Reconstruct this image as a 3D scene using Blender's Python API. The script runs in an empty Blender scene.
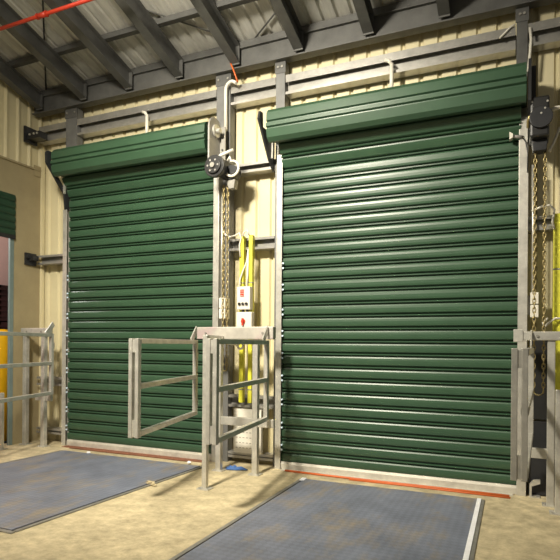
import bpy, bmesh, math, random
from mathutils import Vector, Matrix
random.seed(7)
S = bpy.context.scene
COL = S.collection
PI = math.pi

# ------------------------------------------------------------------ materials
def mat(name, col, rough=.5, metal=0., var=.12, scale=6., bump=0., bscale=60., col2=None, thresh=None, stretch=None, spec=.5, emit=0):
    m = bpy.data.materials.new(name); m.use_nodes = True
    nt = m.node_tree; N = nt.nodes; L = nt.links
    b = N['Principled BSDF']
    b.inputs['Roughness'].default_value = rough
    b.inputs['Metallic'].default_value = metal
    b.inputs['Specular IOR Level'].default_value = spec
    tc = N.new('ShaderNodeTexCoord'); mp = N.new('ShaderNodeMapping')
    L.new(tc.outputs['Object'], mp.inputs['Vector'])
    if stretch: mp.inputs['Scale'].default_value = stretch
    nz = N.new('ShaderNodeTexNoise'); nz.inputs['Scale'].default_value = scale; nz.inputs['Detail'].default_value = 6
    nz.inputs['Roughness'].default_value = .65
    L.new(mp.outputs['Vector'], nz.inputs['Vector'])
    r = N.new('ShaderNodeValToRGB'); L.new(nz.outputs['Fac'], r.inputs['Fac'])
    c2 = col2 or [c*(1+var) for c in col]
    r.color_ramp.elements[0].position = .3; r.color_ramp.elements[1].position = .7
    if thresh:
        r.color_ramp.elements[0].position, r.color_ramp.elements[1].position = thresh
    r.color_ramp.elements[0].color = ([c*(1-var) for c in col] if not col2 else list(col))+[1]
    r.color_ramp.elements[1].color = list(c2)+[1]
    L.new(r.outputs['Color'], b.inputs['Base Color'])
    if bump:
        n2 = N.new('ShaderNodeTexNoise'); n2.inputs['Scale'].default_value = bscale; n2.inputs['Detail'].default_value = 4
        L.new(tc.outputs['Object'], n2.inputs['Vector'])
        bp = N.new('ShaderNodeBump'); bp.inputs['Strength'].default_value = bump; bp.inputs['Distance'].default_value = .01
        L.new(n2.outputs['Fac'], bp.inputs['Height']); L.new(bp.outputs['Normal'], b.inputs['Normal'])
    if emit:
        b.inputs['Emission Color'].default_value = list(col)+[1]; b.inputs['Emission Strength'].default_value = emit
    return m

M = {}
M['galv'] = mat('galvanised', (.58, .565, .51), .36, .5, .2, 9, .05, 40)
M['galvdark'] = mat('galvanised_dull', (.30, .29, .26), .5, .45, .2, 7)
M['girt'] = mat('girt_zinc', (.44, .43, .40), .30, .6, .15, 10)
M['steel'] = mat('dark_paint_steel', (.10, .10, .095), .5, .1, .25, 5, .08, 30)
M['column'] = mat('column_paint', (.17, .17, .165), .5, .2, .2, 5)
M['green'] = mat('green_shutter', (.037, .084, .046), .36, 0, .10, 3, spec=.5)
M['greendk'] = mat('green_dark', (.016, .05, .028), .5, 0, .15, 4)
M['clad'] = mat('cream_cladding', (.68, .61, .39), .5, 0, .06, 2)
M['panel'] = mat('tan_wall_panel', (.34, .285, .165), .75, 0, .10, 3, .1, 80)
M['roof'] = mat('roof_sheet', (.62, .61, .56), .5, .05, .2, 4, stretch=(3, .6, 1))
M['black'] = mat('black_plastic', (.018, .018, .018), .4, 0, .2, 8)
M['blackst'] = mat('black_steel', (.03, .031, .034), .45, .3, .2, 8)
M['grey'] = mat('grey_plate', (.34, .33, .31), .5, .3, .12, 8)
M['white'] = mat('white_plastic', (.74, .71, .62), .4, 0, .04, 8)
M['yellow'] = mat('yellow_paint', (.70, .68, .06), .45, 0, .07, 8)
M['orangey'] = mat('safety_yellow', (.80, .47, .01), .45, 0, .07, 8)
M['red'] = mat('red_paint', (.55, .045, .02), .4, 0, .1, 8)
M['orange'] = mat('orange_cable', (.60, .13, .03), .5, 0, .1, 8)
M['chain'] = mat('chain_steel', (.42, .34, .16), .35, .6, .2, 20)
M['bluegrey'] = mat('blue_grey_frame', (.20, .27, .27), .45, .2, .1, 6)
M['pink'] = mat('pink_wall', (.62, .40, .37), .8, 0, .05, 3)
M['maroon'] = mat('maroon', (.035, .008, .008), .6, 0, .2, 8)
M['blue'] = mat('blue_cloth', (.06, .14, .36), .8, 0, .25, 20)
M['palestrip'] = mat('pale_edge', (.90, .91, .94), .5, 0, .08, 20)
M['rail'] = mat('bottom_rail', (.58, .55, .47), .5, .2, .18, 8)
M['rust'] = mat('rusty_sill', (.22, .085, .045), .8, 0, .3, 9)
M['perf'] = mat('white_enamel', (.80, .77, .68), .4, 0, .04, 8)
M['slot'] = mat('slot_grey', (.35, .33, .28), .6, 0, .1, 8)
M['daylight'] = mat('pale_blue_daylight', (.72, .86, 1.0), .3, 0, .02, 8)  # leaking daylight, put in as a pale blue colour on small discs
M['rubble'] = mat('rubble', (.50, .42, .26), .9, 0, .2, 20)
M['lamp'] = mat('lamp_glass', (1, .93, .8), .5, emit=6)

def concrete():
    m = mat('concrete_floor', (.60, .52, .34), .72, 0, .2, 1.7, .12, 45)
    nt = m.node_tree; N = nt.nodes; L = nt.links; b = N['Principled BSDF']
    src = b.inputs['Base Color'].links[0].from_socket
    tc = N.new('ShaderNodeTexCoord')
    n = N.new('ShaderNodeTexNoise'); n.inputs['Scale'].default_value = 7; n.inputs['Detail'].default_value = 9; n.inputs['Roughness'].default_value = .75
    L.new(tc.outputs['Object'], n.inputs['Vector'])
    r = N.new('ShaderNodeValToRGB'); r.color_ramp.elements[0].position = .35; r.color_ramp.elements[1].position = .66
    r.color_ramp.elements[0].color = (.62, .60, .56, 1); r.color_ramp.elements[1].color = (1.12, 1.10, 1.06, 1)
    L.new(n.outputs['Fac'], r.inputs['Fac'])
    mx = N.new('ShaderNodeMix'); mx.data_type = 'RGBA'; mx.blend_type = 'MULTIPLY'; mx.inputs['Factor'].default_value = 1
    L.new(src, mx.inputs['A']); L.new(r.outputs['Color'], mx.inputs['B'])
    L.new(mx.outputs['Result'], b.inputs['Base Color'])
    return m
M['concrete'] = concrete()

def deck():
    """blue-grey chequer plate: worn paint, rust scuffs, small raised lozenges"""
    m = mat('chequer_plate', (.19, .21, .27), .5, .1, .25, 2.2)
    nt = m.node_tree; N = nt.nodes; L = nt.links; b = N['Principled BSDF']
    src = b.inputs['Base Color'].links[0].from_socket
    tc = N.new('ShaderNodeTexCoord')
    n = N.new('ShaderNodeTexNoise'); n.inputs['Scale'].default_value = 3.1; n.inputs['Detail'].default_value = 8; n.inputs['Roughness'].default_value = .7
    mp = N.new('ShaderNodeMapping'); mp.inputs['Scale'].default_value = (1, .45, 1); mp.inputs['Location'].default_value = (1.3, 4, 0)
    L.new(tc.outputs['Object'], mp.inputs['Vector']); L.new(mp.outputs['Vector'], n.inputs['Vector'])
    r = N.new('ShaderNodeValToRGB'); r.color_ramp.elements[0].position = .49; r.color_ramp.elements[1].position = .70
    r.color_ramp.elements[0].color = (0, 0, 0, 1); r.color_ramp.elements[1].color = (.75, .75, .75, 1)
    L.new(n.outputs['Fac'], r.inputs['Fac'])
    mx = N.new('ShaderNodeMix'); mx.data_type = 'RGBA'; mx.inputs['B'].default_value = (.34, .26, .14, 1)
    L.new(r.outputs['Color'], mx.inputs['Factor']); L.new(src, mx.inputs['A'])
    mp2 = N.new('ShaderNodeMapping'); mp2.inputs['Rotation'].default_value = (0, 0, PI/4); mp2.inputs['Scale'].default_value = (24, 24, 24)
    L.new(tc.outputs['Object'], mp2.inputs['Vector'])
    ck = N.new('ShaderNodeTexChecker'); ck.inputs['Scale'].default_value = 1
    ck.inputs['Color1'].default_value = (1, 1, 1, 1); ck.inputs['Color2'].default_value = (0, 0, 0, 1)
    L.new(mp2.outputs['Vector'], ck.inputs['Vector'])
    bp = N.new('ShaderNodeBump'); bp.inputs['Strength'].default_value = .35; bp.inputs['Distance'].default_value = .004
    L.new(ck.outputs['Fac'], bp.inputs['Height']); L.new(bp.outputs['Normal'], b.inputs['Normal'])
    mx2 = N.new('ShaderNodeMix'); mx2.data_type = 'RGBA'; mx2.blend_type = 'MULTIPLY'
    mx2.inputs['Factor'].default_value = .12
    L.new(mx.outputs['Result'], mx2.inputs['A']); L.new(ck.outputs['Color'], mx2.inputs['B'])
    L.new(mx2.outputs['Result'], b.inputs['Base Color'])
    return m
M['deck'] = deck()

def stained():
    m = mat('stained_header', (.56, .53, .47), .42, .35, .15, 8, .05, 40)
    nt = m.node_tree; N = nt.nodes; L = nt.links; b = N['Principled BSDF']
    src = b.inputs['Base Color'].links[0].from_socket
    tc = N.new('ShaderNodeTexCoord'); n = N.new('ShaderNodeTexNoise'); n.inputs['Scale'].default_value = 5
    L.new(tc.outputs['Object'], n.inputs['Vector'])
    r = N.new('ShaderNodeValToRGB'); r.color_ramp.elements[0].position = .5; r.color_ramp.elements[1].position = .68
    L.new(n.outputs['Fac'], r.inputs['Fac'])
    mx = N.new('ShaderNodeMix'); mx.data_type = 'RGBA'; mx.inputs['B'].default_value = (.52, .42, .41, 1)
    L.new(r.outputs['Color'], mx.inputs['Factor']); L.new(src, mx.inputs['A']); L.new(mx.outputs['Result'], b.inputs['Base Color'])
    return m
M['stained'] = stained()

# ------------------------------------------------------------------ geometry helper
class MB:
    """collects shapes in world coordinates; build() links them as one mesh object"""
    def __init__(s): s.v = []; s.f = []; s.sm = []
    def add(s, vs, fs, smooth=False):
        o = len(s.v); s.v += [tuple(v) for v in vs]
        s.f += [tuple(i+o for i in f) for f in fs]; s.sm += [smooth]*len(fs); return s
    def box(s, a, b):
        x0, x1 = sorted((a[0], b[0])); y0, y1 = sorted((a[1], b[1])); z0, z1 = sorted((a[2], b[2]))
        return s.add([(x0,y0,z0),(x1,y0,z0),(x1,y1,z0),(x0,y1,z0),(x0,y0,z1),(x1,y0,z1),(x1,y1,z1),(x0,y1,z1)],
            [(0,3,2,1),(4,5,6,7),(0,1,5,4),(1,2,6,5),(2,3,7,6),(3,0,4,7)])
    def bar(s, p, q, w, h, up=(0,0,1)):
        """rectangular bar from p to q, width w sideways, height h along up"""
        p, q = Vector(p), Vector(q); d = (q-p).normalized(); u = Vector(up)
        if abs(d.dot(u)) > .98: u = Vector((0,1,0))
        r = d.cross(u).normalized(); u = r.cross(d).normalized()
        c = [(-1,-1),(1,-1),(1,1),(-1,1)]
        vs = [p+r*(a*w/2)+u*(b*h/2) for a, b in c]+[q+r*(a*w/2)+u*(b*h/2) for a, b in c]
        return s.add(vs, [(0,1,2,3),(7,6,5,4),(0,4,5,1),(1,5,6,2),(2,6,7,3),(3,7,4,0)])
    def tube(s, pts, r, n=10, closed=False):
        pts = [Vector(p) for p in pts]; N = len(pts); rings = []
        for i, p in enumerate(pts):
            if closed: t = pts[(i+1) % N]-pts[i-1]
            else: t = pts[min(i+1, N-1)]-pts[max(i-1, 0)]
            t.normalize()
            u = Vector((0,1,0)) if abs(t.y) < .9 else Vector((1,0,0))
            a = t.cross(u).normalized(); b = t.cross(a)
            rings.append([p+a*(r*math.cos(2*PI*k/n))+b*(r*math.sin(2*PI*k/n)) for k in range(n)])
        vs = [v for R in rings for v in R]; fs = []
        for i in range(N if closed else N-1):
            j = (i+1) % N
            for k in range(n):
                fs.append((i*n+k, i*n+(k+1) % n, j*n+(k+1) % n, j*n+k))
        s.add(vs, fs, True)
        if not closed:
            s.add(rings[0], [tuple(range(n))]); s.add(rings[-1], [tuple(reversed(range(n)))])
        return s
    def prism(s, poly, axis, a, b, smooth=False):
        """polygon extruded along an axis: axis x takes (y,z), y takes (x,z), z takes (x,y)"""
        def P(c, t):
            return {'x': (t, c[0], c[1]), 'y': (c[0], t, c[1]), 'z': (c[0], c[1], t)}[axis]
        n = len(poly); vs = [P(c, a) for c in poly]+[P(c, b) for c in poly]
        fs = [(i, (i+1) % n, n+(i+1) % n, n+i) for i in range(n)]
        s.add(vs, fs, smooth)
        return s.add(vs, [tuple(range(n)), tuple(range(2*n-1, n-1, -1))])
    def disc(s, c, axis, r, t, n=24):
        ax = {'x': (1, 2), 'y': (0, 2), 'z': (0, 1)}[axis]
        i = {'x': 0, 'y': 1, 'z': 2}[axis]
        poly = [(c[ax[0]]+r*math.cos(2*PI*k/n), c[ax[1]]+r*math.sin(2*PI*k/n)) for k in range(n)]
        return s.prism(poly, axis, c[i]-t/2, c[i]+t/2)
    def sheet(s, prof, fn, lo, hi, thick=None):
        """open profile swept between two stations; fn(c, t) -> point"""
        n = len(prof); vs = [fn(c, lo) for c in prof]+[fn(c, hi) for c in prof]
        return s.add(vs, [(i, i+1, n+i+1, n+i) for i in range(n-1)])
    def build(s, name, m, parent=None, bevel=0, solid=0):
        me = bpy.data.meshes.new(name)
        off = parent['_o'] if parent is not None and '_o' in parent else (0,0,0)
        me.from_pydata([(v[0]-off[0], v[1]-off[1], v[2]-off[2]) for v in s.v], [], s.f)
        bm = bmesh.new(); bm.from_mesh(me)
        bmesh.ops.remove_doubles(bm, verts=bm.verts, dist=1e-6)
        bmesh.ops.recalc_face_normals(bm, faces=bm.faces); bm.to_mesh(me); bm.free()
        if len(me.polygons) == len(s.sm):
            for p, f in zip(me.polygons, s.sm): p.use_smooth = f
        me.materials.append(m)
        o = bpy.data.objects.new(name, me); COL.objects.link(o)
        if parent is not None: o.parent = parent
        if parent is None or '_o' not in parent: o['_o'] = tuple(off)
        else: o['_o'] = tuple(off)
        if solid:
            md = o.modifiers.new('s', 'SOLIDIFY'); md.thickness = solid; md.offset = 0
        if bevel:
            md = o.modifiers.new('b', 'BEVEL'); md.width = bevel; md.segments = 2; md.limit_method = 'ANGLE'; md.angle_limit = .7
        return o

def thing(name, label, cat, loc, group=None):
    o = bpy.data.objects.new(name, None); COL.objects.link(o); o.location = loc; o.empty_display_size = .1
    o['_o'] = tuple(loc); return tag(o, label, cat, group)
def tag(o, label, cat, group=None, kind=None):
    o['label'] = label; o['category'] = cat
    if group: o['group'] = group
    if kind: o['kind'] = kind
    return o
def struct(o): o['kind'] = 'structure'; return o

# ------------------------------------------------------------------ setting
WL = -6.33                                   # inner face of the left wall
SL = .28                                     # roof slope towards the hall
mb = MB().box((-10, -12, -.25), (4, 1.2, 0)); struct(mb.build('floor', M['concrete']))

def trap(x0, x1, pitch, depth, base, flat=.62):
    """trapezoidal rib profile along x: list of (x, offset)"""
    out = []; x = x0
    while x < x1:
        w = pitch
        out += [(x, base), (x+w*flat, base), (x+w*(flat+.09), base-depth), (x+w*(flat+.20), base-depth), (x+w*(flat+.29), base)]
        x += pitch
    out = [(min(max(a, x0), x1), b) for a, b in out]; out.append((x1, base))
    return out
mb = MB()
YC = .18
for a, b, z0, z1 in ((WL-.05, -5.60, 0, 5.02), (-5.60, -3.40, 3.5, 5.02), (-3.40, -2.44, 0, 5.02), (-2.44, -.02, 3.5, 5.02), (-.02, 2.6, 0, 5.02)):
    pr = trap(a, b, .19, -.028, YC)
    mb.sheet(pr, lambda c, t: (c[0], c[1], t), z0, z1)
struct(mb.build('wall_back', M['clad'], solid=.004))

# left wall: smooth tan panel with a doorway, ribbed cladding above
mb = MB()
mb.box((WL-.07, -.345, 0), (WL, .21, 3.88)); mb.box((WL-.07, -2.3, 3.42), (WL, -.345, 3.88)); mb.box((WL-.07, -4.2, 0), (WL, -2.3, 3.88))
mb.box((WL, -.02, 3.78), (WL+.012, .13, 3.93))
struct(mb.build('wall_left', M['panel']))
mb = MB(); pr = trap(-4.2, .20, .19, -.03, WL-.05)
mb.sheet(pr, lambda c, t: (c[1], c[0], t), 3.88, 6.3)
struct(mb.build('wall_left_cladding', M['clad'], solid=.004))
struct(MB().box((WL-.05, -4.2, 3.86), (WL+.02, .20, 3.885)).build('trim_1', M['panel']))
struct(MB().box((WL+.0, .10, 0), (WL+.035, .15, 4.4)).build('trim_2', M['clad']))
# doorway lining
mb = MB(); mb.box((WL-.03, -.405, 0), (WL+.008, -.345, 3.42)); mb.box((WL-.08, -2.3, 0), (WL+.008, -2.23, 3.42))
struct(mb.build('door_1', M['bluegrey'], bevel=.004))
# the room beyond the doorway
struct(MB().box((-8.15, -3.5, 0), (-8.05, 2.2, 4.2)).build('wall_beyond', M['pink']))

# roof sheeting
mb = MB(); pr = trap(-7.2, 2.6, .16, -.03, 0, .5)
for y0, y1 in ((.25, -7.0),):
    mb.sheet(pr, lambda c, t: (c[0], t, 4.965-SL*t+c[1]), y0, y1)
struct(mb.build('ceiling', M['roof'], solid=.004))

# ------------------------------------------------------------------ steel frame
o = MB()
o.box((WL, -.06, 4.63), (2.4, .06, 4.645)); o.box((WL, -.06, 4.855), (2.4, .06, 4.87)); o.box((WL, -.02, 4.645), (2.4, -.005, 4.855))
tag(o.build('eave_beam', M['steel']), 'long dark steel eave beam running along the top of the back wall', 'beam')
ords = ['first', 'second', 'third', 'fourth', 'fifth', 'sixth', 'seventh', 'eighth', 'ninth']
RX = [-6.17, -5.37, -4.61, -3.84, -3.055, -2.262, -1.47, -.70, .10]
for i, x in enumerate(RX):
    mb = MB(); y0, y1 = -.065, -6.6
    def rz(y, h): return 4.66+h-SL*y
    for xa, xb, ha, hb in ((x-.055, x+.055, 0, .014), (x-.055, x+.055, .196, .21), (x-.006, x+.006, .014, .196)):
        mb.prism([(y0, rz(y0, ha)), (y1, rz(y1, ha)), (y1, rz(y1, hb)), (y0, rz(y0, hb))], 'x', xa, xb)
    mb.box((x-.055, y0-.012, 4.665), (x+.055, y0, 4.88))
    where = 'first dark steel roof rafter, hard against the left wall' if i == 0 else \
            'last dark steel roof rafter, above the black hoist on the right' if i == 8 else \
            '%s dark steel roof rafter counted from the left wall' % ords[i]
    tag(mb.build('roof_rafter', M['steel']), where, 'rafter', 'sloping roof rafters')
for k, y in enumerate((-.02, -.56, -1.75)):
    mb = MB(); z = 4.872-SL*y
    mb.box((WL, y-.03, z), (2.4, y-.018, z+.062)); mb.box((WL, y-.018, z+.050), (2.4, y+.04, z+.062)); mb.box((WL, y-.018, z), (2.4, y+.04, z+.010))
    tag(mb.build('roof_purlin', M['steel']), ['grey roof purlin just above the eave beam', 'dark roof purlin crossing the rafters in the middle of the visible roof',
        'dark roof purlin farthest out from the back wall'][k], 'purlin', 'purlins under the roof sheet')

def channel(xa, xb, ya, yb, za, zb, t=.006, lip=.02):
    """C section standing upright, open to the side"""
    m = MB()
    m.box((xa, ya, za), (xb, ya+t, zb)); m.box((xa, ya+t, za), (xa+t, yb, zb)); m.box((xb-t, ya+t, za), (xb, yb, zb)); m.box((xa, yb, za), (xa+lip, yb+t, zb)); m.box((xb-lip, yb, za), (xb, yb+t, zb))
    return m
for x0, x1, mt, lb in ((-5.76, -5.565, 'column', 'grey steel column left of the left green door'), (-3.352, -3.165, 'column', 'grey steel column behind the winch right of the left green door'),
                   (-2.568, -2.458, 'column', 'grey steel column left of the right green door'), (-.042, .055, 'steel', 'dark steel column right of the right green door')):
    c = thing('steel_column', lb, 'column', ((x0+x1)/2, .05, 0), 'columns beside the doors')
    channel(x0, x1, .012, .12, 0, 4.63).build('shaft', M[mt], c)
    for sx in (x0+.03, x1-.03):
        MB().disc((sx, .002, 4.57), 'y', .014, .016, 6).build('bolt', M['galvdark'], c)
    MB().box((x0-.01, .005, 4.50), (x1+.01, .012, 4.63)).build('cleat', M['steel'], c)

# horizontal girts of galvanised channel between the columns
def girt(xa, xb, z0, z1, lb, mt='girt', y0=.015, y1=.145):
    m = MB()
    m.box((xa, y0+.075, z0+.006), (xb, y0+.081, z1-.006))
    m.box((xa, y0, z1-.006), (xb, y1, z1)); m.box((xa, y0, z0), (xb, y1, z0+.006))
    m.box((xa, y0, z0+.006), (xb, y0+.005, z0+.03))
    m.box((xa, y0, z1-.085 if z1-z0 > .2 else z1-.03), (xb, y0+.005, z1-.006))
    return tag(m.build('wall_girt', M[mt]), lb, 'girt', 'horizontal wall girts')
girt(WL+.05, -5.77, 4.25, 4.47, 'short galvanised top girt in the dark upper left corner')
girt(-5.56, -3.36, 4.25, 4.47, 'long galvanised top girt above the left green door')
girt(-3.16, -2.575, 4.25, 4.47, 'short galvanised top girt between the two doors, under the eave beam')
girt(-2.45, -.05, 4.25, 4.47, 'bright galvanised top girt above the right green door')
girt(.06, 2.3, 4.25, 4.47, 'dark top girt right of the right green door')
girt(-3.16, -2.575, 3.42, 3.53, 'short galvanised girt between the doors, level with the winch')
girt(-3.16, -2.575, 2.51, 2.65, 'short galvanised girt behind the tops of the yellow conduits')
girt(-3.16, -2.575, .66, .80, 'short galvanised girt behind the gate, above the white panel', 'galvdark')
girt(-3.16, -2.575, .06, .13, 'lowest galvanised girt between the doors, below the white panel')
g = girt(WL+.05, -5.72, 2.51, 2.64, 'short galvanised girt left of the left door at mid height')
girt(WL+.05, -5.72, .80, .92, 'low galvanised girt behind the left gate frame')
girt(WL+.05, -5.72, .12, .20, 'bottom galvanised girt behind the left gate posts')
girt(.06, 2.3, 2.50, 2.63, 'galvanised girt right of the right door, behind the chains')
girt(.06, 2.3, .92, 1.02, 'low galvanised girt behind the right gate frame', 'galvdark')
# clamp at the girt end on the left wall
c = thing('girt_clamp', 'dark rusty clamp where the mid girt meets the left wall', 'clamp', (WL+.03, -.05, 2.5))
MB().box((WL, -.17, 2.49), (WL+.03, .012, 2.66)).build('plate', M['blackst'], c)
MB().box((WL+.03, -.13, 2.55), (WL+.12, -.03, 2.62)).build('block', M['black'], c)
MB().disc((WL+.05, -.15, 2.60), 'x', .025, .04, 6).build('bolt', M['blackst'], c)
c = thing('girt_clamp', 'dark clamp at the end of the top left girt, under the beam', 'clamp', (WL+.03, -.05, 4.3))
MB().box((WL+.0, -.20, 4.20), (WL+.03, .012, 4.42)).build('plate', M['blackst'], c)
MB().box((WL+.03, -.16, 4.24), (WL+.26, -.02, 4.33)).build('block', M['black'], c)
for q in (.08, .16, .22): MB().disc((WL+q, -.165, 4.30), 'y', .014, .02, 6).build('bolt', M['galv'], c)

# tension rods under the roof
tag(MB().tube([(-4.10, -.92, 5.20), (-3.90, -.747, 5.15), (-2.935, .03, 4.93)], .009, 8).build('brace_rod', M['steel']), 'thin dark brace rod slanting down to the eave beam from the left', 'brace rod', 'roof brace rods')
tag(MB().tube([(-2.915, .03, 4.93), (-2.459, -.269, 5.015), (-2.0, -.57, 5.10)], .009, 8).build('brace_rod', M['steel']), 'thin dark brace rod rising to the right from the eave beam', 'brace rod', 'roof brace rods')
tag(MB().tube([(-6.18, .05, 4.925), (-4.965, -1.12, 5.25), (-4.4, -1.66, 5.40)], .010, 8).build('brace_rod', M['blackst']), 'thin dark brace rod crossing the sheeting in the upper left corner', 'brace rod', 'roof brace rods')

# red sprinkler pipe
pp = thing('sprinkler_pipe', 'red sprinkler pipe crossing under the roof at upper left', 'pipe', (-5, -1.35, 4.93))
MB().tube([(WL+.02, -1.35, 4.925), (-3.0, -1.35, 4.935)], .020, 14).build('pipe', M['red'], pp)
MB().tube([(-4.79, -1.35, 4.929), (-4.66, -1.35, 4.93)], .027, 14).build('coupling', M['red'], pp)
for x in (-4.79, -4.66): MB().disc((x, -1.35, 4.93), 'x', .032, .014, 14).build('collar', M['red'], pp)
# ------------------------------------------------------------------ roller doors
PITCH = .1376
def curtain_profile(z0, z1):
    out = []; z = z0; k = 0
    P = PITCH
    shape = [(0, .012), (.02, -.008), (.06, -.016), (.20, -.0205), (.40, -.0225), (.56, -.021), (.655, -.015), (.675, .014), (.755, .014), (.775, -.008),
             (.81, -.016), (.85, -.016), (.885, -.008), (.905, .014), (.985, .014)]
    while z < z1:
        for a, d in shape: out.append((d, z+a*P))
        z += P
    out.append((0, z)); return out
def roller_door(x0, x1, lb, gl, gr):
    d = thing('roller_door', lb, 'roller door', ((x0+x1)/2, 0, 0), 'dark green roller doors')
    # curtain
    pr = curtain_profile(.085, 3.74)
    m = MB(); m.sheet(pr, lambda c, t: (t, c[0]-.02-.23*max(0, (c[1]-3.36)/.38)**1.3, c[1]), x0+.01, x1-.01)
    m.build('curtain', M['green'], d)
    # bottom rail
    MB().prism([(-.055, .006), (-.055, .06), (-.045, .085), (.0, .085), (.0, .006)], 'x', x0+.012, x1-.012).build('bottom_rail', M['rail'], d)
    # side guides: channel with a mouth for the curtain
    for (ga, gb, ztop, inward) in (gl+(1,), gr+(-1,)):
        m = MB()
        m.box((ga, -.075, .0), (gb, -.068, ztop)); m.box((ga, .005, 0), (gb, .012, ztop))
        back = (ga, ga+.008) if inward > 0 else (gb-.008, gb)
        m.box((back[0], -.068, 0), (back[1], .005, ztop))
        gd = m.build('guide', M['galv'], d, bevel=.003)
        if ztop > 3.3:
            m = MB(); m.prism([(-.075, ztop), (.012, ztop), (.012, ztop+.03), (-.03, ztop+.09), (-.05, ztop+.09)], 'x', ga, gb)
            m.build('lead_in', M['galv'], gd)
    # pale discs painted as daylight leaking in down the left guide
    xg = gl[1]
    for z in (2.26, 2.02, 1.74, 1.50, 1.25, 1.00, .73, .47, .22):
        for dz in (0, .055): MB().disc((xg+.010, -.06, z+dz), 'y', .011, .014, 8).build('daylight_dot', M['daylight'], d)
    # drum housing
    f = [(.0, 3.97), (-.20, 3.985), (-.315, 3.95), (-.358, 3.905), (-.366, 3.818), (-.345, 3.806), (-.345, 3.797), (-.372, 3.787), (-.374, 3.752), (-.350, 3.740), (-.350, 3.731),
         (-.368, 3.722), (-.345, 3.640), (-.30, 3.605), (-.28, 3.60), (-.28, 3.63), (-.10, 3.66), (0, 3.66)]
    h = MB().prism(f, 'x', x0-(-.015 if x0 < -4 else .05), x1+.03).build('drum_housing', M['green'], d)
    return d
dL = roller_door(-5.65, -3.32, 'dark green ribbed roller door on the left, closed', (-5.715, -5.645, 3.22), (-3.335, -3.26, 3.36))
dR = roller_door(-2.46, .015, 'dark green ribbed roller door on the right, closed', (-2.51, -2.44, 3.54), (-.012, .07, 3.56))
# dark end brackets
plate = [(-.405, 3.90), (-.375, 3.93), (-.30, 3.93), (-.30, 3.72), (-.05, 3.47), (.005, 3.40), (.005, 3.24), (-.06, 3.24), (-.075, 3.40), (-.39, 3.68)]
MB().prism([(-.42, 3.89), (-.39, 3.92), (-.33, 3.92), (-.335, 3.76), (-.13, 3.52), (-.025, 3.45), (-.025, 3.22), (-.085, 3.22), (-.105, 3.42), (-.20, 3.52), (-.415, 3.76)], 'x', -5.685, -5.655).build('end_bracket', M['blackst'], dL)
MB().box((-5.655, -.13, 3.42), (-5.64, -.10, 3.66)).build('bracket_strap', M['galv'], dL)
MB().prism([(-.40, 3.84), (-.37, 3.93), (-.31, 3.93), (-.30, 3.78), (.005, 3.78), (.005, 3.38), (-.05, 3.42), (-.13, 3.48)], 'x', -2.60, -2.575).build('end_bracket', M['blackst'], dR)
MB().box((-2.572, -.10, 3.50), (-2.55, -.06, 3.70)).build('bracket_strap', M['galvdark'], dR)
# right end plates
arc = [(-.20+.14*math.cos(a), 3.885+.14*math.sin(a)) for a in [PI*k/12 for k in range(13)]]
MB().prism(arc+[(-.34, 3.42), (-.06, 3.42)], 'x', -3.255, -3.235).build('end_bracket', M['grey'], dL)
m = MB(); m.disc((-3.224, -.20, 3.87), 'x', .075, .022); m.disc((-3.20, -.20, 3.87), 'x', .03, .06); m.build('shaft_hub', M['galv'], dL)
m = MB(); m.box((-3.235, -.10, 3.40), (-3.165, -.085, 3.95)); m.box((-3.235, -.085, 3.40), (-3.228, .01, 3.95)); m.build('bracket_angle', M['galvdark'], dL)
for z in (3.55, 3.68, 3.82): MB().disc((-3.20, -.104, z), 'y', .012, .012, 6).build('bolt', M['blackst'], dL)
MB().prism([(-.37, 3.95), (.005, 3.97), (.005, 3.30), (-.12, 3.30), (-.37, 3.58)], 'x', .06, .085).build('end_bracket', M['black'], dR)

# door chain hoists
def ring_pts(c, r, n=20, a0=0, a1=2*PI, pl='xz'):
    P = []
    for k in range(n+1):
        a = a0+(a1-a0)*k/n
        P.append((c[0]+r*math.cos(a), c[1], c[2]+r*math.sin(a)) if pl == 'xz' else (c[0], c[1]+r*math.cos(a), c[2]+r*math.sin(a)))
    return P
w = thing('chain_winch', 'black chain winch at the top right of the left green door', 'winch', (-3.140, -.25, 3.4))
m = MB(); m.disc((-3.155, -.395, 3.42), 'y', .125, .05); m.disc((-3.155, -.43, 3.42), 'y', .09, .03); m.build('wheel_cover', M['black'], w, bevel=.006)
MB().disc((-3.155, -.45, 3.42), 'y', .028, .03).build('hub', M['galvdark'], w)
for k in range(6):
    a = k*PI/3; m = MB(); m.disc((-3.155+.065*math.cos(a), -.447, 3.42+.065*math.sin(a)), 'y', .011, .008, 8); m.build('bolt', M['grey'], w)
MB().box((-3.200, -.37, 3.35), (-3.060, -.09, 3.50)).build('gearbox', M['blackst'], w, bevel=.01)
m = MB(); m.disc((-3.025, -.215, 3.38), 'y', .085, .10); m.build('chain_guide_housing', M['blackst'], w, bevel=.008)
m = MB(); m.prism([(-3.090, 3.30), (-2.980, 3.30), (-2.995, 3.20), (-3.060, 3.20)], 'y', -.25, -.17); m.build('chain_outlet', M['galvdark'], w)
MB().tube([(-3.140, -.38, 3.52), (-3.060, -.36, 3.56), (-2.960, -.33, 3.60)], .018, 10).build('lever', M['white'], w)
MB().tube([(-3.055, -.29, 3.50), (-3.020, -.30, 3.54)]+ring_pts((-3.000, -.285, 3.41), .085, 18, PI*.55, -PI*.95), .014, 10).build('lead', M['white'], w)

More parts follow.
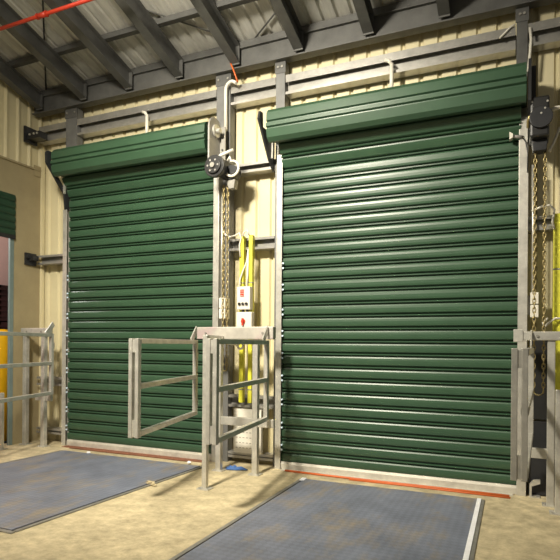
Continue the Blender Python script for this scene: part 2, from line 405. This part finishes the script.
w.location.x += .03; w.location.z -= .03
w = thing('chain_winch', 'black chain winch at the top right of the right green door', 'winch', (.16, -.25, 3.3))
m = MB(); m.box((.075, -.34, 3.26), (.235, -.06, 3.62)); m.build('gearbox', M['black'], w, bevel=.02)
m = MB(); m.disc((.165, -.355, 3.42), 'y', .095, .03); m.build('wheel_cover', M['blackst'], w, bevel=.005)
for dx, dz in ((-.075, .14), (-.075, .05), (-.075, -.04), (.0, .02), (.03, .06), (.05, .13), (.0, -.08), (.065, -.02)):
    MB().disc((.165+dx, -.372 if abs(dx) < .06 and abs(dz) < .08 else -.343, 3.43+dz), 'y', .009, .010, 8).build('bolt', M['galv'], w)
m = MB(); m.prism([(.09, 3.26), (.225, 3.26), (.215, 3.16), (.105, 3.16)], 'y', -.26, -.14); m.build('chain_outlet', M['blackst'], w, bevel=.006)
m = MB(); m.box((.088, -.22, 3.62), (.125, -.10, 3.95)); m.build('drive_arm', M['black'], w)
MB().tube([(.06, -.30, 3.36), (.06, -.31, 3.42), (.075, -.345, 3.45)], .012, 8).build('brass_fitting', M['chain'], w)

def chain(x, ya, z0, z1, lb, gp):
    m = MB(); L = .046; z = z1; k = 0
    while z > z0:
        pts = []
        for j in range(8):
            a = 2*PI*j/8; u = .013*math.cos(a); v = (L*.68)*math.sin(a)
            pts.append((x+u, ya, z+v) if k % 2 == 0 else (x, ya+u, z+v))
        m.tube(pts, .005, 5, closed=True); z -= L*.92; k += 1
    return m
def loop_chain(xa, xb, y, z0, z1, lb):
    m = chain(xa, y, z0, z1, None, None); m2 = chain(xb, y, z0, z1, None, None); m.add(m2.v, m2.f, True)
    # bottom bend
    n = 6; r = (xb-xa)/2
    m.tube([((xa+xb)/2-r*math.cos(PI*k/n), y, z0-r*math.sin(PI*k/n)) for k in range(n+1)], .006, 6)
    return tag(m.build('hand_chain', M['chain']), lb, 'chain')
loop_chain(-3.115, -3.062, -.21, 1.12, 3.20, 'looped steel hand chain hanging from the left winch between the doors')
loop_chain(.125, .205, -.20, 1.0, 3.17, 'looped brassy hand chain hanging from the right winch')

# ------------------------------------------------------------------ services between the doors
def yellow_duct(x0, x1, z0, z1, lb):
    d = thing('cable_duct', lb, 'conduit', ((x0+x1)/2, -.03, z0), 'yellow cable ducts')
    m = MB(); m.box((x0, -.05, z0), (x1, .014, z1)); m.build('duct', M['yellow'], d, bevel=.006)
    for z in [z0+.15+k*.62 for k in range(int((z1-z0)/.62)+1)]:
        if z < z1-.03: MB().box((x0-.004, -.053, z), (x1+.004, -.008, z+.012)).build('strap', M['galvdark'], d)
yellow_duct(-2.99, -2.938, .72, 2.665, 'left of two yellow cable ducts between the doors, behind the control boxes')
yellow_duct(-2.872, -2.824, .72, 2.668, 'right of two yellow cable ducts between the doors')
yellow_duct(.285, .36, .72, 2.63, 'yellow cable duct on the wall right of the right door')

b = thing('control_box', 'white push-button control box, upper of two between the doors', 'control box', (-2.92, -.08, 1.80))
MB().box((-3.005, -.13, 1.80), (-2.835, -.052, 2.065)).build('case', M['white'], b, bevel=.008)
MB().box((-2.958, -.136, 1.95), (-2.912, -.130, 2.03)).build('red_display', M['red'], b)['label'] = 'red display window'
for k in range(3): MB().box((-2.955, -.1375, 1.958+k*.026), (-2.915, -.136, 1.962+k*.026)).build('display_bar', M['white'], b)
for k in range(3):
    MB().disc((-2.965+k*.045, -.140, 1.865), 'y', .016, .02, 14).build('push_button', M['black'], b)
for k in range(2): MB().disc((-2.94+k*.05, -.09, 1.79), 'z', .016, .03, 10).build('cable_gland', M['blackst'], b)
b.location.x += .025
b = thing('isolator_box', 'white isolator box with a red switch, below the control box', 'control box', (-2.91, -.08, 1.5))
MB().box((-3.010, -.13, 1.50), (-2.812, -.052, 1.772)).build('case', M['white'], b, bevel=.008)
MB().disc((-2.915, -.138, 1.665), 'y', .026, .018, 18).build('switch_plate', M['red'], b)
m = MB().bar((-2.915, -.152, 1.70), (-2.915, -.152, 1.615), .022, .022, (0, 1, 0)); m.build('red_switch', M['red'], b, bevel=.003)
MB().box((-2.93, -.1325, 1.575), (-2.91, -.130, 1.61)).build('mark', M['black'], b)

b.location.x += .025
b = thing('junction_box', 'white two-piece junction box on the conduit left of the control boxes', 'junction box', (-3.19, -.05, 1.7))
MB().box((-3.235, -.10, 1.825), (-3.150, .011, 1.945)).build('upper_cover', M['white'], b, bevel=.006)
MB().box((-3.235, -.10, 1.70), (-3.150, .011, 1.818)).build('lower_cover', M['white'], b, bevel=.006)
MB().disc((-3.192, -.065, 1.685), 'z', .016, .04, 10).build('gland', M['blackst'], b)
b = thing('junction_box', 'white two-piece junction box right of the right door, beside the chain', 'junction box', (.13, -.1, 1.66))
MB().box((.095, -.10, 1.795), (.165, -.02, 1.905)).build('upper_cover', M['white'], b, bevel=.006)
MB().box((.095, -.10, 1.672), (.165, -.02, 1.787)).build('lower_cover', M['white'], b, bevel=.006)
MB().box((.04, -.02, 1.70), (.165, .012, 1.88)).build('back_plate', M['galvdark'], b)
MB().disc((.13, -.06, 1.655), 'z', .015, .04, 10).build('gland', M['blackst'], b)
tag(MB().tube([(-3.225, -.055, 1.945), (-3.225, -.055, 3.20)], .013, 10).build('conduit', M['galv']), 'thin grey conduit rising from the junction box beside the left door', 'conduit')
tag(MB().tube([(.115, -.05, 1.905), (.115, -.05, 2.5), (.107, -.05, 3.10)], .012, 10).build('conduit', M['galv']), 'thin grey conduit rising from the junction box beside the right door', 'conduit')
hook = [(-3.198, -.03, 3.93), (-3.203, -.03, 4.38)]+[(-3.118+.085*math.cos(a), -.03-.01*k, 4.40+.085*math.sin(a)) for k, a in enumerate([PI, PI*.85, PI*.7, PI*.55, PI*.42, PI*.3])]+[(-3.03, -.09, 4.44)]
tag(MB().tube(hook, .020, 12).build('goose_neck_conduit', M['white']), 'white hooked conduit above the winch, between the doors', 'conduit')
tag(MB().tube([(-3.115, -.08, 4.70), (-3.06, -.09, 4.58), (-3.012, -.09, 4.45)], .010, 8).build('orange_cable', M['orange']), 'short orange cable hanging from the beam by the white hooked conduit', 'cable')
def stub(x, z0, z1, lb):
    c = thing('drop_conduit', lb, 'conduit', (x, -.03, z0))
    MB().tube([(x, -.03, z0), (x, -.03, z1)], .021, 12).build('pipe', M['white'], c)
    MB().tube([(x, -.03, z1-.01), (x-.03, -.03, z1+.035), (x-.07, -.03, z1+.05)], .019, 12).build('elbow', M['white'], c)
stub(-4.35, 4.0, 4.31, 'short white conduit drop above the left green door')
stub(-1.23, 4.0, 4.33, 'short white conduit drop above the right green door')
# cables looping into the ducts
tag(MB().tube([(-3.205, -.075, 2.76), (-3.17, -.08, 2.69), (-3.10, -.085, 2.655), (-3.03, -.08, 2.67), (-2.985, -.07, 2.70), (-2.965, -.062, 2.64), (-2.985, -.064, 2.55), (-2.972, -.064, 2.42)], .0095, 8).build('white_cable', M['white']), 'white cable looping from the conduit into the left yellow duct', 'cable')
tag(MB().tube([(-2.94, -.075, 2.65), (-2.92, -.078, 2.70), (-2.88, -.075, 2.72), (-2.862, -.06, 2.665)], .0095, 8).build('white_cable', M['white']), 'short white cable bridging the tops of the two yellow ducts', 'cable')
tag(MB().tube([(-2.868, -.064, 2.50), (-2.885, -.066, 2.36), (-2.93, -.07, 2.26), (-2.965, -.08, 2.16), (-2.965, -.09, 2.07)], .0095, 8).tube([(-2.868, -.066, 2.45), (-2.87, -.07, 2.20), (-2.875, -.09, 2.07)], .0095, 8).build('white_cable', M['white']), 'white cables running down into the top of the control box', 'cable')
tag(MB().tube([(.10, -.09, 2.66), (.18, -.10, 2.69), (.25, -.10, 2.70), (.29, -.08, 2.66), (.275, -.07, 2.55), (.29, -.07, 2.48)], .010, 8).build('white_cable', M['white']), 'white cable looping into the yellow duct right of the right door', 'cable')
tag(MB().tube([(.235, -.09, 3.56), (.29, -.10, 3.58), (.42, -.08, 3.59)], .020, 10).build('white_conduit', M['white']), 'white conduit stub beside the right black winch', 'conduit')
tag(MB().tube([(.245, -.06, 3.20), (.255, -.07, 3.23), (.28, -.06, 3.28), (.33, -.05, 3.42)], .012, 8).build('white_cable', M['white']), 'thin grey cable curving up from the right winch outlet', 'cable')
tag(MB().tube([(.24, -.12, 1.66), (.20, -.14, 1.62), (.21, -.14, 1.58), (.25, -.12, 1.62), (.30, -.1, 1.66), (.40, -.06, 1.66)], .010, 8).build('white_cable', M['white']), 'white cable loop just above the right gate header', 'cable')
tag(MB().tube([(-.19, -.002, 4.38), (-.10, -.002, 4.46), (-.055, -.002, 4.48)], .010, 8).build('white_cable', M['white']), 'white cable slanting up to the dark right column', 'cable')
tag(MB().tube([(.075, .0, 4.42), (.085, .0, 4.30), (.072, .0, 4.12), (.062, -.005, 4.0)], .013, 8).build('grey_cable', M['white']), 'pale cable running down beside the dark right column', 'cable')
s = thing('door_sensor', 'small white sensor on the right guide of the right door', 'sensor', (-.05, -.1, 3.37))
MB().prism([(-.095, 3.335), (-.095, 3.405), (-.065, 3.385), (-.065, 3.35)], 'y', -.15, -.085).build('head', M['white'], s)
MB().tube([(-.07, -.115, 3.368), (-.01, -.09, 3.368), (.02, -.078, 3.362)], .016, 10).build('stem', M['grey'], s)
tag(MB().tube([(.02, -.085, 3.355), (.045, -.10, 3.31), (.063, -.10, 3.20), (.063, -.10, 3.02)], .006, 6).build('sensor_lead', M['black']), 'thin black lead running down from the white sensor', 'cable')
# white slotted panel low between the doors
b = thing('vent_panel', 'white slotted panel low on the wall behind the middle gate', 'panel', (-2.88, -.02, .13))
m = MB().box((-3.06, -.035, .135), (-2.70, .012, .645)); nb = len(m.f)
for r in range(6):
    for k in range(7): m.box((-3.03+k*.045, -.038, .19+r*.06), (-3.005+k*.045, -.034, .198+r*.06))
o = m.build('cover', M['perf'], b); o.data.materials.append(M['slot'])
for i, p in enumerate(o.data.polygons): p.material_index = 1 if i >= nb else 0
tag(MB().tube([(-3.06, -.20, 1.42), (-2.96, -.22, 1.41), (-2.90, -.22, 1.40)], .022, 10).add(*(lambda t: (t.v, t.f))(MB().tube(ring_pts((-2.88, -.22, 1.385), .035, 14), .014, 8)), True).build('cable_coil', M['white']), 'small pale coil of cable under the middle gate header', 'cable')

# ------------------------------------------------------------------ safety gates
TOP, BOT = 1.445, .60
def post(m, x, y, z1, w=.052): m.box((x-w/2, y-w/2, 0), (x+w/2, y+w/2, z1))
def leg_obj(fr, x, y, z1, w=.052, m='galv'):
    mb = MB(); mb.box((x-w/2, y-w/2, .008), (x+w/2, y+w/2, z1)); o = mb.build('post', M[m], fr, bevel=.006)
    mb = MB(); mb.box((x-.065, y-.055, 0), (x+.065, y+.055, .010)); mb.disc((x-.048, y-.035, .012), 'z', .010, .014, 6); mb.disc((x+.048, y-.035, .012), 'z', .010, .014, 6)
    mb.build('base_plate', M['galv'], o)
def gate_frame(lb, posts, hx, hz, hy, low, front, link_to, hm='stained', fz=None):
    fr = thing('gate_frame', lb, 'gate frame', (posts[0][0], posts[0][1], 0), 'galvanised gate frames')
    for x, y in posts: leg_obj(fr, x, y, hz[0], .062)
    MB().box((hx[0], hy-.05, hz[0]), (hx[1], hy+.03, hz[1])).build('header_rail', M[hm], fr, bevel=.008)
    n = max(2, int((hx[1]-hx[0])/.35))
    for k in range(n): MB().disc((hx[0]+.12+k*(hx[1]-hx[0]-.24)/(n-1), hy-.055, (hz[0]+hz[1])/2), 'y', .013, .014, 6).build('bolt', M['galvdark'], fr)
    MB().box((low[0], hy-.02, low[2]), (low[1], hy+.02, low[3])).build('cross_rail', M['galv'], fr, bevel=.005)
    if front:
        fx, fy = front
        leg_obj(fr, fx, fy, fz or TOP+.045, .05)
        if not fz: MB().bar((fx, fy, TOP+.02), (link_to[0], link_to[1], TOP+.02), .045, .05).build('link_rail', M['galv'], fr, bevel=.004)
    return fr
gate_frame('galvanised gate frame standing between the two green doors', [(-3.03, -.42), (-2.58, -.42)], (-3.30, -2.36), (1.455, 1.59), -.42, (-3.06, -2.36, .515, .605), (-2.763, -1.14), (-2.99, -.43))
gate_frame('galvanised gate frame in the corner left of the left door', [(-6.20, -.24), (-5.86, -.24)], (-6.25, -5.74), (1.50, 1.60), -.24, (-6.0, -5.72, .62, .71), (-6.20, -.62), (-6.20, -.28), 'galv', .74)
rightf = gate_frame('galvanised gate frame right of the right door, cut by the photo edge', [(.262, -.30), (1.05, -.30)], (.03, 1.25), (1.455, 1.535), -.30, (.03, 1.2, .41, .50), (.31, -.53), (.27, -.32), 'galv', 1.04)

def gate(hinge, free, lb, hm='galv', top=TOP, bot=BOT):
    h = Vector((hinge[0], hinge[1], 0)); f = Vector((free[0], free[1], 0)); d = (f-h).normalized()
    g = thing('swing_gate', lb, 'gate', (hinge[0], hinge[1], bot), 'galvanised swing gates')
    w = .045
    def P(t, z): v = h.lerp(f, t); return (v.x, v.y, z)
    for nm, z in (('top_rail', top-w/2), ('middle_rail', (top+bot)/2+.01), ('bottom_rail', bot+w/2)):
        MB().bar(P(.015, z), P(.985, z), w, w).build(nm, M['galv'], g, bevel=.004)
    MB().bar(P(0, bot), P(0, top), w, w).build('hinge_stile', M['galv'], g, bevel=.004)
    # double free stile with a slot, joined by plates
    r = Vector((d.y, -d.x, 0))
    side = r if r.x < 0 else -r
    e = Vector(P(1, 0))
    for k, (off, zz) in enumerate(((0, (bot-.01, top)), (.058, (bot-.01, top)))):
        q = e+side*off
        MB().bar((q.x, q.y, zz[0]), (q.x, q.y, zz[1]), .036, .045).build('free_stile', M['galv'], g, bevel=.004)
    q0 = e; q1 = e+side*.058
    for za, zb in ((top-.12, top-.012), (bot, bot+.14)):
        MB().bar((q0.x, q0.y, (za+zb)/2), (q1.x, q1.y, (za+zb)/2), .030, zb-za).build('stile_plate', M['galv'], g)
    # strut from the hinge up to the header
    a = Vector(P(0, top)); b = Vector(P(.09, top+.0))
    m = MB(); m.bar((a.x, a.y+.03, top+.13), (b.x, b.y, top-.01), .014, .07); m.build('corner_strap', M['galv'], g)
    for z in (top-.16, bot+.14):
        MB().tube([(h.x, h.y+.03, z-.04), (h.x, h.y+.03, z+.04)], .018, 10).build('hinge', M['galvdark'], g)
    return g
gate((-3.335, -.44), (-2.985, -1.88), 'galvanised swing gate standing open in front of the left green door')
gate((-2.42, -.50), (-2.225, -1.86), 'galvanised swing gate standing open beside the middle gate frame')
gate((-5.70, -.27), (-5.30, -1.62), 'galvanised swing gate left of the left door, cut by the photo edge', top=1.525, bot=.71)
MB().box((-.045, -.36, 1.44), (.035, -.27, 1.555)).build('end_bracket', M['galv'], rightf, bevel=.006)
gate((.10, -.36), (.035, -2.05), 'galvanised swing gate seen end-on at the right door edge', top=1.39, bot=.60)

# ------------------------------------------------------------------ dock plates and floor things
def leveller(x0, x1, y0, y1, dx, lb, strips):
    t = thing('dock_plate', lb, 'dock plate', ((x0+x1)/2, y0, 0), 'chequer steel dock plates')
    poly = [(x0, y0), (x1, y0), (x1-dx, y1), (x0-dx, y1)]
    MB().prism(poly, 'z', 0, .012).build('deck', M['deck'], t)
    for xa in (x0-.035, x1+.035):
        MB().bar((xa, y0, .005), (xa-dx, y1, .005), .035, .010).build('edge_angle', M['galvdark'], t)
    m = MB(); m.bar((x0-dx-.05, y1-.03, .005), (x1-dx+.05, y1-.03, .005), .035, .010)
    m.build('edge_angle', M['galvdark'], t)
    for xa in (x0-.008, x1+.008): MB().bar((xa, y0, .003), (xa-dx, y1, .003), .02, .006).build('joint_gap', M['black'], t)
    for (sa, ya, yb, w) in strips:
        xx = lambda y: (x0 if sa < 0 else x1)-dx*(y0-y)/(y0-y1)
        MB().bar((xx(ya)+(-.008 if sa < 0 else .006), ya, .011), (xx(yb)+(-.008 if sa < 0 else .006), yb, .011), w, .012).build('edge_strip', M['palestrip'], t)['label'] = 'white edge strip'
leveller(-5.36, -3.31, -.36, -2.76, .12, 'blue-grey chequer steel dock plate in front of the left door', [])
leveller(-2.02, -.325, -.39, -2.80, -.02, 'blue-grey chequer steel dock plate in front of the right door', [(1, -.39, -2.80, .035), (-1, -.37, -.46, .05)])
struct(MB().box((-5.62, -.16, 0), (-3.42, .16, .006)).build('trim_3', M['rust']))
struct(MB().box((-2.42, -.12, 0), (-.04, .16, .006)).build('trim_4', M['rail']))
tag(MB().tube([(-5.45, -.19, .010), (-4.9, -.20, .010), (-4.2, -.185, .010), (-3.55, -.20, .010)], .008, 8).build('cord', M['rust']), 'rusty red cord lying along the foot of the left door', 'cord')
tag(MB().tube([(-2.35, -.14, .012), (-1.9, -.16, .012), (-1.3, -.17, .012), (-.7, -.165, .012), (-.07, -.175, .012)], .012, 8).tube([(-1.6, -.21, .009), (-1.0, -.20, .009), (-.5, -.215, .009), (-.06, -.225, .009)], .008, 8).build('cord', M['orange']), 'orange cord lying along the foot of the right door', 'cord')
# crumpled blue rag
m = MB(); n = 18; vs = [(-2.9, -.30, .026)]
for rr, hh in ((.55, .028), (1.0, .004)):
    for k in range(n):
        a = 2*PI*k/n; q = rr*(1+.25*math.sin(3*a+1)+.12*math.sin(5*a))
        vs.append((-2.9+.125*q*math.cos(a), -.30+.055*q*math.sin(a), hh*(1+.5*math.sin(4*a+2*rr))+.002))
fs = [(0, 1+k, 1+(k+1) % n) for k in range(n)]+[(1+k, 1+n+k, 1+n+(k+1) % n, 1+(k+1) % n) for k in range(n)]
m.add(vs, fs, True); tag(m.build('rag', M['blue'], solid=.004), 'crumpled blue rag on the floor under the middle gate frame', 'rag')
# rubble
for k, (x, y, r, lb) in enumerate(((-3.345, -1.23, .030, 'larger crumb of concrete beside the left dock plate'), (-3.27, -1.27, .022, 'smaller crumb of concrete beside the left dock plate'),
        (-3.50, -.30, .020, 'small white scrap on the left dock plate near the gate'), (-4.95, -.37, .018, 'small white scrap at the foot of the left door'))):
    m = MB(); vs = []; fs = []
    R = 6; K = 8
    for i in range(R+1):
        for j in range(K):
            th = PI*i/R; ph = 2*PI*j/K; q = r*(1+.3*math.sin(5*th+3*ph+k)+.15*random.random())
            vs.append((x+1.4*q*math.sin(th)*math.cos(ph), y+q*math.sin(th)*math.sin(ph), .012*(y < 0 and k > 1)+r*.55+.6*q*math.cos(th)))
    for i in range(R):
        for j in range(K): fs.append((i*K+j, i*K+(j+1) % K, (i+1)*K+(j+1) % K, (i+1)*K+j))
    m.add(vs, fs); tag(m.build('concrete_chip' if k < 2 else 'paper_scrap', M['rubble'] if k < 2 else M['palestrip']), lb, 'debris')
b = thing('dark_sheets', 'dark sheets low on the wall behind the right gate frame', 'panel', (.6, .0, 0))  # two flat dark sheets in front of the cladding
MB().box((.09, -.008, .01), (1.2, .013, .70)).build('lower_sheet', M['blackst'], b)
MB().box((.09, -.008, .72), (.275, .013, 1.50)).build('upper_sheet', M['black'], b)
# small bracket at the foot of the right jamb
c = thing('floor_bracket', 'small galvanised bracket on the floor behind the right gate frame', 'bracket', (.14, -.1, 0))
MB().box((.10, -.10, .0), (.19, -.02, .012)).build('foot', M['galv'], c)
m = MB(); m.prism([(.10, .012), (.118, .012), (.118, .10), (.19, .13), (.19, .17), (.13, .16), (.10, .12)], 'y', -.08, -.05); m.build('hook', M['galv'], c)

# ------------------------------------------------------------------ the left doorway
t = thing('roller_shutter', 'dark green roller shutter half raised in the left doorway', 'roller shutter', (WL+.02, -1.3, 2.85))
m = MB(); pr = []
z = 2.85
while z < 3.36:
    pr += [(0, z), (-.012, z+.02), (-.014, z+.05), (-.008, z+.08), (.006, z+.09)]; z += .095
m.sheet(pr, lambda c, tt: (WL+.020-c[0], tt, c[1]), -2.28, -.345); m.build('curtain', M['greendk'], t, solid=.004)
MB().box((WL+.010, -2.28, 2.81), (WL+.035, -.345, 2.86)).build('bottom_rail', M['blackst'], t)
b = thing('bollard', 'yellow safety bollard just beyond the left doorway', 'bollard', (-6.72, -.27, 0))
m = MB(); m.tube([(-6.72, -.27, 0), (-6.72, -.27, 1.50), (-6.72, -.27, 1.56)], .16, 24); m.build('post', M['orangey'], b)
MB().disc((-6.72, -.27, 1.57), 'z', .13, .03).build('cap', M['orangey'], b)
MB().disc((-6.72, -.27, .01), 'z', .21, .02).build('flange', M['blackst'], b)
for k in range(4):
    cr = thing('crate', ['lowest maroon crate of the stack seen through the left doorway', 'second lowest maroon crate of the stack seen through the left doorway', 'second highest maroon crate of the stack seen through the left doorway', 'topmost maroon crate of the stack seen through the left doorway'][k], 'crate', (-7.7, .75, k*.58), 'maroon crates beyond the doorway')
    z = k*.58; x0, x1, y0, y1 = -8.0, -7.4, .30, 1.35
    m = MB(); m.box((x0, y0, z), (x1, y1, z+.04)); m.box((x0, y0, z+.04), (x0+.03, y1, z+.56)); m.box((x0, y0, z+.04), (x1, y0+.03, z+.56)); m.box((x0, y1-.03, z+.04), (x1, y1, z+.56)); m.box((x1-.03, y0, z+.04), (x1, y1, z+.56))
    m.build('body', M['maroon'], cr)
    m = MB()
    for q in range(6): m.box((x1, y0, z+.06+q*.085), (x1+.015, y1, z+.09+q*.085)); m.box((x0, y0-.015, z+.06+q*.085), (x1, y0, z+.09+q*.085))
    m.build('rib', M['maroon'], cr)

# ------------------------------------------------------------------ lamps
def lamp(x, y, z, power, lb, aim, leak, spread=130, col=(1, .92, .76)):
    t = thing('high_bay_lamp', lb, 'lamp', (x, y, z), 'high bay lamps')
    prof = [(.06, .28), (.10, .24), (.20, .10), (.25, .0)]
    m = MB(); n = 24; vs = [(x+r*math.cos(2*PI*k/n), y+r*math.sin(2*PI*k/n), z+.05+h) for r, h in prof for k in range(n)]
    fs = [(i*n+k, i*n+(k+1) % n, (i+1)*n+(k+1) % n, (i+1)*n+k) for i in range(3) for k in range(n)]
    m.add(vs, fs, True); m.build('reflector', M['white'], t, solid=.004)
    ztop = 4.965-SL*y-.02
    MB().tube([(x, y, z+.33), (x, y, ztop)], .012, 8).build('hanger', M['blackst'], t)
    for kind, share in (('SPOT', 1.0), ('POINT', leak)):
        l = bpy.data.lights.new('lamp_light', kind); l.energy = power*share; l.color = col; l.shadow_soft_size = .32
        o = bpy.data.objects.new('lamp_light', l); COL.objects.link(o); o.location = (x, y, z-.03 if kind == 'SPOT' else z-.13)
        if kind == 'SPOT':
            l.spot_size = math.radians(spread); l.spot_blend = 1
            o.rotation_euler = (Vector(aim)-o.location).to_track_quat('-Z', 'Y').to_euler()
lamp(-2.75, -4.5, 5.0, 2400, 'high bay lamp in front of the middle gate', (-2.75, 0, 2.1), .10, 100)
lamp(-4.4, -2.6, 5.30, 110, 'high bay lamp near the left corner of the hall', (-3.6, -.9, 0), .12)
l = bpy.data.lights.new('beyond_light', 'POINT'); l.energy = 120; l.color = (1, .95, .9); l.shadow_soft_size = .2
o = bpy.data.objects.new('beyond_light', l); COL.objects.link(o); o.location = (-7.2, -.9, 3.5)

wd = bpy.data.worlds.new('world'); S.world = wd; wd.use_nodes = True
wd.node_tree.nodes['Background'].inputs['Color'].default_value = (1, .95, .85, 1)
wd.node_tree.nodes['Background'].inputs['Strength'].default_value = .14

# ------------------------------------------------------------------ camera
yaw, roll = .41644, .007954
fw = Vector((-math.sin(yaw), math.cos(yaw), 0)); r = Vector((math.cos(yaw), math.sin(yaw), 0)); u = Vector((0, 0, 1))
r3 = r*math.cos(roll)+u*math.sin(roll); u3 = u*math.cos(roll)-r*math.sin(roll)
cd = bpy.data.cameras.new('camera'); cam = bpy.data.objects.new('camera', cd); COL.objects.link(cam)
mw = Matrix.Identity(4)
for i in range(3): mw[i][0] = r3[i]; mw[i][1] = u3[i]; mw[i][2] = -fw[i]; mw[i][3] = (0, -5.6223, 1.4)[i]
cam.matrix_world = mw
cd.sensor_width = 36; cd.lens = 540/560*36; cd.shift_y = 64.68/560; cd.clip_start = .05
S.camera = cam
for ob in list(S.objects):
    if '_o' in ob: del ob['_o']
S.view_settings.view_transform = 'Standard'; S.view_settings.look = 'None'; S.view_settings.exposure = 0; S.view_settings.gamma = 1; S.view_settings.use_curve_mapping = False
